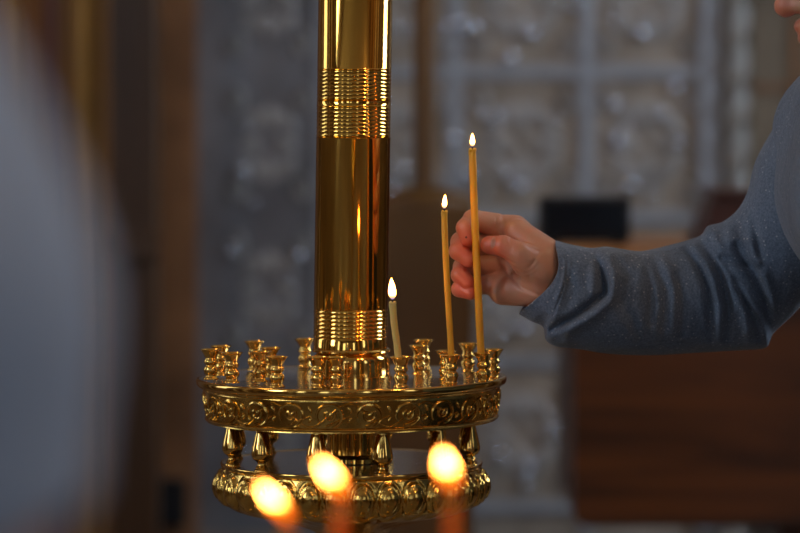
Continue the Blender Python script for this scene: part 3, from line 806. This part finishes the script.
# ------------------------------------------------------------------ person at right
person = empty('person', (P(890, 266, -.18).x, -.18, 0), 'person in blue-grey dotted shirt reaching in from the right to set the tallest candle', 'person')
px0 = person.location.copy()
YC = k3.y
def H(px, py, dy): return np.array(P(px, py, YC + dy * mm))
def hand_sdf(g):
    def c(a, b, ra, rb_): return cone(g, H(*a), H(*b), ra * mm, rb_ * mm)
    palm = None
    for seg in [((515, 231, 40), (552, 262, 25), 14, 20), ((515, 245, 45), (552, 268, 25), 14, 20), ((513, 262, 44), (552, 278, 22), 14, 20), ((508, 282, 38), (548, 286, 20), 14, 19),
                ((503, 291, 26), (540, 289, 10), 14, 18.5), ((545, 272, 6), (525, 262, -4), 19, 14), ((552, 268, 20), (600, 285, 40), 22, 18), ((548, 285, 18), (600, 290, 40), 20, 18), ((518, 233, 22), (545, 256, 10), 14, 18)]:
        d = c(*seg); palm = d if palm is None else smin(palm, d, 7 * mm)
    fingers = [
        [((515, 229, 38), 13), ((473, 220, 22), 10.3), ((465.5, 228, 13), 9.2), ((468, 238.5, 11.5), 7.9)],
        [((512, 246, 43), 12.5), ((461, 242, 28), 10.2), ((458.5, 251, 15), 9.2), ((468.5, 259.5, 11.5), 7.8)],
        [((510, 262, 42), 12), ((463, 267, 30), 9.8), ((460, 275, 17), 8.8), ((468, 283, 12), 7.8)],
        [((505, 280, 36), 11), ((467, 288, 28), 8.8), ((459.5, 289, 18), 8.0), ((470.5, 293, 11), 7.0)]]
    th = [((540, 270, 0), 16), ((519, 254, -8), 12.2), ((503, 246, -7), 10.2), ((490, 245, -2), 9.2)]
    FS = None
    for f in fingers + [th]:
        fd = None
        for (a, ra), (b, rb_) in zip(f, f[1:]):
            d = cone(g, H(*a), H(*b), ra * mm, rb_ * mm); fd = d if fd is None else smin(fd, d, 2.2 * mm)
        FS = fd if FS is None else smin(FS, fd, .9 * mm)
    D = smin(palm, FS, 6 * mm)
    # creases
    def crease(pl, dep, wid, yoff=None):
        nonlocal D
        m = None
        for a, b in zip(pl, pl[1:]):
            # distance in the picture-parallel plane, only near the camera side
            A = H(a[0], a[1], 0); B = H(b[0], b[1], 0); ab = B - A
            x = g.X - A[0]; z = g.Z - A[2]
            t = np.clip((x * ab[0] + z * ab[2]) / (ab[0] ** 2 + ab[2] ** 2), 0, 1)
            dd = np.sqrt((x - t * ab[0]) ** 2 + (z - t * ab[2]) ** 2)
            m = dd if m is None else np.minimum(m, dd)
        near = g.Y < (YC + (yoff if yoff is not None else 8) * mm)
        D = D + np.where(near, 1.1 * dep * mm * np.exp(-(m / (wid * mm)) ** 2), 0)
    crease([(512, 266), (520, 269.5), (528, 267), (534, 261)], .8, 1.7)
    crease([(513, 270), (522, 273.5), (531, 270), (538, 263)], .55, 1.4)
    crease([(517, 275), (525, 277), (535, 272)], .5, 1.0)
    crease([(509, 239), (511, 244), (510, 250)], .6, 1.2)
    crease([(505, 238), (506, 243)], .5, 1.0)
    crease([(498, 229), (503, 222), (504, 214)], .6, 1.8, 45)
    crease([(492, 232), (496, 226), (497, 219)], .6, 1.1, 45)
    crease([(461, 216), (468, 219), (476, 217)], .5, 1.0, 45)
    crease([(455, 243), (461, 247), (468, 246)], .5, 1.0, 45)
    crease([(456, 269), (462, 273), (468, 271)], .5, 1.0, 45)
    crease([(514, 262), (506, 258), (499, 258)], .5, 1.2)
    crease([(540, 250), (532, 262), (520, 262)], .4, 1.2)
    crease([(500, 262), (509, 275), (522, 288), (540, 295)], 1.3, 2.0, 30)
    return D
lo = H(440, 322, -45); hi = H(622, 198, 85)
g = G(lo, hi, .95 * mm)
Dh = hand_sdf(g)
Vh, Qh = nets(g, Dh)
def hand_project(px, py, off):
    """march from the camera side to the hand surface"""
    class Pt: pass
    q = Pt(); ys = np.linspace(YC - .05, YC + .08, 900)
    pts = np.array([P(px, py, y) for y in ys]); q.X, q.Y, q.Z = pts[:, 0], pts[:, 1], pts[:, 2]
    d = hand_sdf(q); i = int(np.argmax(d < off)); return Vector(pts[i])

# coarse body
def Pm(px, py, Y): return np.array(P(px, py, Y))
sh_r = Pm(835, 118, .0); el = Pm(742, 300, .055)
cxx = P(893, 200, -.18).x
def body_parts(g, grow, kind):
    y0, y1 = -.30, -.05
    if kind in ('skin', 'shirt'):
        a = cone(g, (cxx + .015, y0, 1.24), (cxx + .015, y1, 1.24), .095 + grow, .095 + grow)
        b = cone(g, (cxx + .085, y0 + .03, 1.02), (cxx + .085, y1 - .03, 1.02), .1 + grow, .1 + grow)
        D = smin(a, b, .1)
        D = smin(D, cone(g, (cxx + .015, y0 - .03, 1.34), (cxx + .015, y1 + .03, 1.34), .055 + grow, .055 + grow), .06)
        # left arm hanging
        la = [(cxx + .02, y0 - .05, 1.33), (cxx + .03, y0 - .10, 1.04), (cxx - .02 + .03, y0 - .09, .80)]
        D = smin(D, cone(g, la[0], la[1], .05 + grow, .042 + grow), .03); D = smin(D, cone(g, la[1], la[2], .042 + grow, .03 + grow), .02)
    return D
hips = (cxx + .03, -.18, .93)
def head(g, c, fwd, up, s=1.0):
    """fwd/up unit vectors; c head centre"""
    fwd = np.array(fwd, float); up = np.array(up, float); side = np.cross(fwd, up)
    Rm = [fwd, side, up]
    def L(a, b, d=0): return np.array(c) + (fwd * a + up * b + side * d) * mm * s
    D = ellip(g, L(-5, 28), (.098 * s, .077 * s, .092 * s), Rm)
    D = smin(D, ellip(g, L(28, -20), (.062 * s, .058 * s, .075 * s), Rm), .02)
    D = smin(D, cone(g, L(68, -66), L(72, -68), .019 * s, .018 * s), .025)
    D = smin(D, cone(g, L(80, 24, -24), L(80, 24, 24), .010 * s, .010 * s), .012)
    D = smin(D, cone(g, L(84, 16), L(104, -12), .0075 * s, .0115 * s), .008)
    for sd in (-1, 1):
        D = smin(D, cone(g, L(92, -16, sd * 10), L(94, -16, sd * 11), .007 * s, .007 * s), .005)
        D = smin(D, cone(g, L(-2, 8, sd * 76), L(-6, 30, sd * 82), .008 * s, .014 * s), .006)
        e = cone(g, L(84, 8, sd * 30), L(84, 8, sd * 31), .014 * s, .014 * s); D = np.maximum(D, -(e - 0)) * 1.0 if False else D
        D = smin(D, cone(g, L(72, 8, sd * 30), L(72, 8, sd * 31), .0125 * s, .0125 * s), .003)
    D = smin(D, cone(g, L(91, -36, -14), L(91, -36, 14), .0065 * s, .0065 * s), .006)
    D = smin(D, cone(g, L(97, -35, -5), L(97, -35, 5), .006 * s, .006 * s), .006)
    D = smin(D, cone(g, L(95, -47, -8), L(95, -47, 8), .0075 * s, .0075 * s), .004)
    m = cone(g, L(105, -41, -18), L(105, -41, 18), .0022 * s, .0022 * s)
    D = np.maximum(D, -m)
    return D
PHI = math.radians(18)
fwd = np.array((-math.cos(PHI), 0, -math.sin(PHI))); upv = np.array((-math.sin(PHI), 0, math.cos(PHI)))
nose = Pm(775, 9, -.18)
hc = nose - (fwd * 115 + upv * -12) * mm
# coarse head grid, mirror of the face at 2.5 mm
g2 = G(hc - np.array((.16, .12, .13)), hc + np.array((.15, .12, .16)), 2.5 * mm)
neck_b = (cxx + .03, -.18, 1.30)
Dd = head(g2, hc, fwd, upv)
Dd = smin(Dd, cone(g2, hc + np.array((.02, 0, -.05)), neck_b, .055, .058), .03)
Vhd, Qhd = nets(g2, Dd)
hn = np.array((cxx, -.18, 0))
g3 = G((cxx - .30, -.56, .05), (cxx + .30, .2, 1.44), 9 * mm)
Db = body_parts(g3, 0, 'skin')
Db = smin(Db, cone(g3, neck_b, hc + np.array((.02, 0, -.05)), .052, .05), .03)
for s in (-1, 1):
    Db = smin(Db, cone(g3, (cxx + .09, -.18 + s * .09, .93), (cxx + .06, -.18 + s * .10, .5), .08, .055), .04)
    Db = smin(Db, cone(g3, (cxx + .06, -.18 + s * .10, .5), (cxx + .05, -.18 + s * .11, .09), .055, .035), .02)
    Db = smin(Db, cone(g3, (cxx + .05, -.18 + s * .11, .085), (cxx - .10, -.18 + s * .11, .075), .03, .022), .02)
# right arm inside the sleeve
wr = H(590, 287, 40)
g4 = G((P(560, 266, 0).x, -.14, 1.0), (cxx + .05, .16, 1.44), 5 * mm)
Da = smin(cone(g4, wr, el, .021, .033), cone(g4, el, sh_r, .035, .036), .02)
Da = smin(Da, cone(g4, sh_r, (cxx + .015, -.08, 1.29), .038, .04), .03)
Va, Qa = nets(g4, Da)
# left hand: palm and five fingers hanging
lh = np.array((cxx + .01, -.39, .80))
g5 = G(lh + np.array((-.07, -.05, -.20)), lh + np.array((.07, .05, .03)), 2.5 * mm)
Dl = smin(cone(g5, lh + np.array((0, 0, .03)), lh + np.array((0, 0, -.03)), .026, .022), cone(g5, lh + np.array((-.022, 0, -.07)), lh + np.array((.022, 0, -.07)), .016, .016), .03)
Fd = None
for i, (dx, L_) in enumerate(((-.03, .075), (-.011, .085), (.009, .078), (.028, .06))):
    a = lh + np.array((dx, 0, -.075)); b = a + np.array((dx * .1, .008, -L_ * .5)); c_ = b + np.array((0, .018, -L_ * .45))
    d = smin(cone(g5, a, b, .0095, .0085), cone(g5, b, c_, .0085, .007), .002); Fd = d if Fd is None else smin(Fd, d, .0008)
d = smin(cone(g5, lh + np.array((-.02, .005, -.03)), lh + np.array((-.045, .02, -.07)), .014, .011), cone(g5, lh + np.array((-.045, .02, -.07)), lh + np.array((-.048, .028, -.1)), .011, .009), .003)
Dl = smin(Dl, smin(Fd, d, .001), .008)
Vlh, Qlh = nets(g5, Dl)
Vb, Qb = nets(g3, Db)
V_, F_ = merge((Vh, Qh), (Vhd, Qhd), (Va, Qa), (Vb, Qb), (Vlh, Qlh))
me = npmesh('body', [(v[0] - px0.x, v[1] - px0.y, v[2] - px0.z) for v in V_], F_)
at = me.attributes.new('blush', 'FLOAT', 'POINT')
tips = [H(466, 238, 8), H(465, 258, 8), H(465, 283, 8), H(466, 294, 8), H(487, 246, -4), H(500, 252, -8)]
bl = np.zeros(len(V_)); VV = np.array(V_)
for t in tips: bl += .65 * np.exp(-(((VV - t) ** 2).sum(1)) / (.014 ** 2))
lipc = hc + (fwd * 93 + upv * -41) * mm; bl += 1.0 * np.exp(-(((VV - lipc) ** 2).sum(1)) / (.012 ** 2))
nt_ = hc + (fwd * 108 + upv * -12) * mm; bl += .5 * np.exp(-(((VV - nt_) ** 2).sum(1)) / (.014 ** 2))
at.data.foreach_set('value', np.clip(bl, 0, 1).astype(np.float32))
body = link('body', me, M['skin'], person)

# thumbnail: curved plate on the thumb
bm = bmesh.new(); rowsN = []
nu, nv = 10, 10
for i in range(nu):
    row = []
    for j in range(nv):
        u = i / (nu - 1) * 2 - 1; v = j / (nv - 1) * 2 - 1
        uu = u * math.sqrt(max(0, 1 - .45 * v * v)); vv = v * math.sqrt(max(0, 1 - .45 * u * u))
        p = hand_project(493.2 + uu * 2.4 + vv * 1.0, 242.5 - vv * 6.0, .35 * mm)
        row.append(bm.verts.new(p - Vector(px0)))
    rowsN.append(row)
for i in range(nu - 1):
    for j in range(nv - 1): bm.faces.new((rowsN[i][j], rowsN[i + 1][j], rowsN[i + 1][j + 1], rowsN[i][j + 1]))
ext = bmesh.ops.solidify(bm, geom=list(bm.faces), thickness=.0006); fixn(bm)
tag(obj('fingernail', bm, M['nail'], person), 'pale thumbnail')
# small dark mark on the forefinger tip
p = hand_project(466.3, 237.3, 0)
bm = bmesh.new(); bmesh.ops.create_icosphere(bm, subdivisions=2, radius=1)
for v in bm.verts: v.co = Vector((v.co.x * 1.1 * mm, v.co.y * .35 * mm, v.co.z * 1.1 * mm)) + p - Vector(px0)
tag(obj('mole', bm, simple('dark_mark', (.10, .03, .02), .6), person), 'small dark mark on the forefinger')

# sleeve loft: (top px), (bottom px), centre Y offset from wrist, half depth
secs = [((555.5, 240.5), (519, 314), -.040, .030), ((562, 242), (531, 321), -.039, .033), ((569, 244), (543, 327), -.038, .035), ((579, 246), (546, 340), -.036, .036), ((592, 248), (557, 346.5), -.033, .038), ((606, 246.5), (578, 349), -.03, .040),
        ((622, 249), (602, 353), -.025, .043), ((642, 251), (630, 355), -.015, .046), ((665, 246), (660, 355), 0, .048), ((688, 240), (692, 353), .012, .050), ((701, 235), (712, 352), .020, .052), ((708, 226), (726, 351), .024, .054),
        ((723, 221.5), (745, 350), .028, .056), ((738, 209), (766, 347.5), .034, .058), ((748, 190), (774, 333), .035, .060), ((756, 160), (799, 308), .03, .062), ((778, 120), (830, 265), .015, .064), ((800, 84), (862, 225), -.005, .066), ((826, 62), (885, 200), -.05, .068)]
dense = smooth_prof([(s[0][0], s[0][1], s[1][0], s[1][1], s[2], s[3]) for s in secs], 18)
valleys = [([(592, 247), (598, 262), (603, 278), (605, 292)], 7.5, 4.5), ([(600, 297), (590, 306), (572, 318), (552, 329)], 7.5, 4.0), ([(632, 256), (645, 263), (651, 288), (650, 322)], 2.8, 4),
           ([(676, 276), (683, 298), (683, 334)], 2.6, 4), ([(686, 249), (700, 268), (709, 290), (711, 338)], 4.0, 4), ([(702, 240), (720, 273), (729, 305), (727, 338)], 5.0, 4.0),
           ([(708, 236), (726, 265), (742, 296), (757, 322), (762, 346)], 6.0, 4.2), ([(723, 258), (740, 264), (762, 268)], 3.4, 3.5), ([(736, 246), (752, 272), (766, 300), (770, 330)], 4.0, 4.5),
           ([(618, 300), (632, 318), (640, 345)], 2.2, 5), ([(560, 262), (575, 290), (568, 308)], 1.3, 5), ([(655, 262), (668, 290), (664, 330)], 1.8, 5), ([(750, 210), (757, 235), (760, 255)], 3.0, 4.5), ([(615, 258), (630, 275), (626, 300)], 2.4, 5)]
ridges = [([(610, 256), (614, 280), (612, 298), (596, 314), (570, 330)], 4.5, 6), ([(598, 252), (594, 275), (592, 292)], 1.5, 4), ([(695, 246), (712, 275), (720, 305), (719, 340)], 3.0, 4), ([(706, 230), (724, 225), (733, 240)], 3.5, 7),
          ([(714, 240), (734, 282), (746, 312), (748, 340)], 3.5, 4), ([(664, 258), (674, 290), (672, 335)], 1.8, 5), ([(642, 262), (660, 300), (657, 340)], 1.2, 5), ([(748, 240), (768, 285), (776, 315)], 3, 5), ([(546, 312), (556, 322), (566, 338)], 1.5, 5), ([(730, 275), (744, 292), (756, 310)], 2, 3)]
def pd(x, y, pl):
    m = 1e9
    for (ax, ay), (bx, by) in zip(pl, pl[1:]):
        dx, dy = bx - ax, by - ay; t = max(0, min(1, ((x - ax) * dx + (y - ay) * dy) / (dx * dx + dy * dy)))
        m = min(m, (x - ax - t * dx) ** 2 + (y - ay - t * dy) ** 2)
    return m
nθ = 132
SV = []; SF = []
rndn = random.Random(5); ph = [rndn.uniform(0, 6) for _ in range(8)]
for i, (tx, ty, bx, by, cy, dep) in enumerate(dense):
    for k in range(nθ):
        a = 2 * PI * k / nθ
        ca, sa = math.cos(a), math.sin(a)      # sa up, ca towards camera
        s_ = abs(sa) ** .9 * (1 if sa > 0 else -1); t = (1 - s_) / 2
        px_ = tx + (bx - tx) * t; py_ = ty + (by - ty) * t
        front = max(0, ca) ** .5
        cd = max(0, 1 - i / 60.0); px_ += cd * 18 * math.sin(PI * t) * front
        d = 0
        if ca > 0:
            for pl, A, w_ in valleys: 
                q = pd(px_, py_, pl)
                if q < 400: d -= 2.0 * A * math.exp(-q / (w_ * w_))
            for pl, A, w_ in ridges:
                q = pd(px_, py_, pl)
                if q < 500: d += 2.1 * A * math.exp(-q / (w_ * w_))
            d *= front
        else:
            d = -2.5 * abs(ca) * abs(math.sin(i * .09 + 2 * math.sin(a * 2 + ph[0])))
        d += .7 * math.sin(i * .13 + a * 2.0 + ph[1]) + .5 * math.sin(i * .31 + a * 3 + ph[2])
        if i < 3: d -= (3 - i) * .5
        Y = cy - (dep + .006 + d * mm) * ca
        p = P(px_, py_, Y); SV.append((p.x, p.y, p.z))
nI = len(dense)
for i in range(nI - 1):
    for k in range(nθ):
        j = (k + 1) % nθ; SF.append((i * nθ + k, i * nθ + j, (i + 1) * nθ + j, (i + 1) * nθ + k))
# turned-in cuff edge
for k in range(nθ):
    c0 = np.mean(np.array(SV[:nθ]), axis=0); v = np.array(SV[k]); q = c0 + (v - c0) * .93 + np.array((.001, 0, 0)); SV_ = tuple(q)
    SV.append(SV_)
for k in range(nθ):
    c0 = np.mean(np.array(SV[10 * nθ:11 * nθ]), axis=0); v = np.array(SV[10 * nθ + k]); SV.append(tuple(c0 + (v - c0) * .88))
o1 = nI * nθ
for k in range(nθ):
    j = (k + 1) % nθ; SF.append((j, k, o1 + k, o1 + j)); SF.append((o1 + j, o1 + k, o1 + nθ + k, o1 + nθ + j))
sr_ = Pm(826, 128, 0)
g6 = G((cxx - .24, -.56, .80), (cxx + .24, .12, 1.45), 7 * mm)
Ds = body_parts(g6, .016, 'shirt')
Ds = smin(Ds, cone(g6, sr_, (cxx + .015, -.10, 1.30), .052, .075), .03)
# wrinkles
Ds = Ds + .003 * np.sin(g6.Z * 45 + 3 * np.sin(g6.Y * 14)) * np.clip((1.30 - g6.Z) * 4, 0, 1)
Ds = np.maximum(Ds, np.where(g6.Y < -.335, .83, .90) - g6.Z)
Ds = smin(Ds, cone(g6, (cxx + .028, -.18, 1.33), (cxx + .020, -.18, 1.375), .074, .066), .015)
Ds = np.maximum(Ds, -(cone(g6, hc + np.array((.02, 0, -.05)), neck_b, .060, .060)))
Vs, Qs = nets(g6, Ds)
V_, F_ = merge((SV, SF), (Vs, Qs))
me = npmesh('shirt', [(v[0] - px0.x, v[1] - px0.y, v[2]) for v in V_], F_)
shirt = link('shirt', me, M['shirt'], person)
# trousers, shoes, hair
g7 = G((cxx - .2, -.45, .08), (cxx + .28, .1, 1.0), 9 * mm)
Dt = None
for s in (-1, 1):
    d = smin(cone(g7, (cxx + .09, -.18 + s * .09, .90), (cxx + .06, -.18 + s * .10, .5), .098, .075), cone(g7, (cxx + .06, -.18 + s * .10, .5), (cxx + .05, -.18 + s * .11, .10), .075, .055), .03)
    Dt = d if Dt is None else smin(Dt, d, .03)
Dt = np.maximum(smin(Dt, cone(g7, (cxx + .09, -.26, .93), (cxx + .09, -.10, .93), .105, .105), .05), g7.Z - .98)
V_, F_ = nets(g7, Dt)
link('trousers', npmesh('trousers', V_ - np.array(px0), F_), M['trousers'], person)
for s in (-1, 1):
    g8 = G((cxx - .17, -.18 + s * .11 - .06, 0.0), (cxx + .12, -.18 + s * .11 + .06, .14), 5 * mm)
    d = smin(cone(g8, (cxx + .05, -.18 + s * .11, .055), (cxx - .11, -.18 + s * .11, .038), .05, .035), cone(g8, (cxx + .04, -.18 + s * .11, .06), (cxx + .04, -.18 + s * .11, .10), .045, .04), .02)
    d = np.maximum(d, .006 - g8.Z); V_, F_ = nets(g8, d); link('shoe', npmesh('shoe', V_ - np.array(px0), F_), M['shoe'], person)
def hair(g, c, fwd, up, s=1.0):
    fwd = np.array(fwd, float); up = np.array(up, float); side = np.cross(fwd, up); Rm = [fwd, side, up]
    def L(a, b, d=0): return np.array(c) + (fwd * a + up * b + side * d) * mm * s
    D = ellip(g, L(-9, 36), (.103 * s, .084 * s, .094 * s), Rm)
    D = D + .0015 * np.sin(g.X * 400) * np.sin(g.Z * 300 + g.Y * 200)
    cut = (g.X - L(52, 0)[0]) * fwd[0] + (g.Y - L(52, 0)[1]) * fwd[1] + (g.Z - L(52, 0)[2]) * fwd[2]
    hgt = (g.X - L(0, 20)[0]) * up[0] + (g.Y - L(0, 20)[1]) * up[1] + (g.Z - L(0, 20)[2]) * up[2]
    D = np.maximum(D, np.minimum(cut, 0.2) - np.clip(hgt - .03, -1, .04) * .8)
    aft = (g.X - L(-30, 0)[0]) * fwd[0] + (g.Y - L(-30, 0)[1]) * fwd[1] + (g.Z - L(-30, 0)[2]) * fwd[2]
    D = np.maximum(D, np.where(aft > 0, -hgt - .0 + 0 * hgt, -hgt - .06))
    return D
g9 = G(hc - np.array((.15, .12, .12)), hc + np.array((.16, .12, .17)), 4 * mm)
V_, F_ = nets(g9, hair(g9, hc, fwd, upv)); link('hair', npmesh('hair', V_ - np.array(px0), F_), M['hair'], person)

# ------------------------------------------------------------------ person in the left foreground, seen from behind
YL = -2.15
def LPm(px, py): return np.array(P(px, py, YL))
p2 = empty('person', (-.32, YL, 0), 'blurred person in pale grey-blue short-sleeved top at the left edge, close to the camera', 'person')
o2 = np.array((-.32, YL, 0))
axs = -.32
def arm2(g, gr):
    # right shoulder and upper arm
    D = cone(g, (axs + .135, YL, 1.30), (axs + .182, YL, 1.10), .035 + gr, .038 + gr)
    return smin(D, ellip(g, (axs + .152, YL, 1.225), (.052 + gr, .055 + gr, .145 + gr * .5)), .02)
def torso2(g, gr):
    D = cone(g, (axs - .12, YL, 1.24), (axs + .10, YL, 1.24), .10 + gr, .10 + gr)
    D = smin(D, cone(g, (axs - .07, YL, 1.0), (axs + .07, YL, 1.0), .10 + gr, .10 + gr), .08)
    D = smin(D, cone(g, (axs - .13, YL, 1.325), (axs + .10, YL, 1.325), .045 + gr, .040 + gr), .04)
    return D
g = G((axs - .30, YL - .2, .04), (axs + .30, YL + .25, 1.46), 9 * mm)
D = torso2(g, -.004); D = smin(D, arm2(g, -.002), .02)
D = smin(D, cone(g, (axs + .182, YL, 1.10), (axs + .185, YL + .05, .86), .036, .026), .02)
D = smin(D, cone(g, (axs - .140, YL, 1.29), (axs - .19, YL, 1.10), .036, .036), .02)
D = smin(D, cone(g, (axs - .19, YL, 1.10), (axs - .19, YL + .05, .86), .036, .026), .02)
D = smin(D, cone(g, (axs, YL, 1.36), (axs, YL + .02, 1.46), .052, .05), .03)
for s in (-1, 1):
    D = smin(D, cone(g, (axs + s * .09, YL, .93), (axs + s * .1, YL, .5), .08, .055), .04)
    D = smin(D, cone(g, (axs + s * .1, YL, .5), (axs + s * .1, YL, .09), .055, .035), .02)
    D = smin(D, cone(g, (axs + s * .1, YL - .02, .085), (axs + s * .11, YL + .13, .075), .03, .022), .02)
parts = [nets(g, D)]
hc2 = np.array((axs, YL + .035, 1.55)); f2 = np.array((0, math.cos(.35), -math.sin(.35))); u2 = np.array((0, math.sin(.35), math.cos(.35)))
g = G(hc2 - .16, hc2 + .17, 4 * mm); D = smin(head(g, hc2, f2, u2), cone(g, hc2 + np.array((0, -.02, -.05)), (axs, YL, 1.38), .052, .054), .03); parts.append(nets(g, D))
for s in (-1, 1):
    lh = np.array((axs + s * .187, YL + .055, .85))
    g = G(lh + np.array((-.05, -.06, -.20)), lh + np.array((.05, .07, .03)), 3 * mm)
    D = smin(cone(g, lh + np.array((0, 0, .03)), lh + np.array((0, 0, -.03)), .026, .022), cone(g, lh + np.array((0, -.022, -.07)), lh + np.array((0, .022, -.07)), .016, .016), .03); Fd = None
    for i, (dx, L_) in enumerate(((.03, .075), (.011, .085), (-.009, .078), (-.028, .06))):
        a = lh + np.array((0, dx, -.075)); b = a + np.array((-s * .006, dx * .1, -L_ * .5)); c_ = b + np.array((-s * .016, 0, -L_ * .45))
        d = smin(cone(g, a, b, .0095, .0085), cone(g, b, c_, .0085, .007), .002); Fd = d if Fd is None else smin(Fd, d, .0008)
    d = cone(g, lh + np.array((0, .02, -.03)), lh + np.array((-s * .02, .045, -.085)), .014, .009)
    parts.append(nets(g, smin(D, smin(Fd, d, .001), .008)))
V_, F_ = merge(*parts); link('body', npmesh('body', np.array(V_) - o2, F_), M['skin'], p2)
g = G((axs - .32, YL - .2, .85), (axs + .32, YL + .25, 1.45), 7 * mm)
hem = P(60, 508, YL).z
tor = np.maximum(torso2(g, .012), .88 - g.Z)
arms = np.minimum(arm2(g, .014), cone(g, (axs - .145, YL, 1.30), (axs - .19, YL, 1.10), .052, .055))
D = smin(tor, np.maximum(arms, hem - g.Z), .03)
D = D + .0025 * np.sin(g.Z * 50 + g.X * 20)
D = np.maximum(D, -cone(g, (axs, YL, 1.36), (axs, YL + .02, 1.5), .062, .06))
V_, F_ = nets(g, D); link('shirt', npmesh('shirt', V_ - o2, F_), M['tee'], p2)
g = G((axs - .25, YL - .15, .08), (axs + .25, YL + .15, 1.0), 9 * mm); Dt = None
for s in (-1, 1):
    d = smin(cone(g, (axs + s * .09, YL, .90), (axs + s * .1, YL, .5), .092, .072), cone(g, (axs + s * .1, YL, .5), (axs + s * .1, YL, .1), .072, .055), .03); Dt = d if Dt is None else smin(Dt, d, .02)
Dt = np.maximum(smin(Dt, cone(g, (axs - .08, YL, .93), (axs + .08, YL, .93), .10, .10), .04), g.Z - .95)
V_, F_ = nets(g, Dt); link('trousers', npmesh('trousers', V_ - o2, F_), M['trousers'], p2)
for s in (-1, 1):
    g = G((axs + s * .105 - .06, YL - .1, 0), (axs + s * .105 + .06, YL + .2, .14), 5 * mm)
    d = smin(cone(g, (axs + s * .1, YL - .01, .055), (axs + s * .11, YL + .13, .038), .05, .035), cone(g, (axs + s * .1, YL, .06), (axs + s * .1, YL, .10), .045, .04), .02)
    V_, F_ = nets(g, np.maximum(d, .006 - g.Z)); link('shoe', npmesh('shoe', V_ - o2, F_), M['shoe'], p2)
g = G(hc2 - .16, hc2 + .17, 5 * mm); V_, F_ = nets(g, hair(g, hc2, f2, u2)); link('hair', npmesh('hair', V_ - o2, F_), M['hair'], p2)
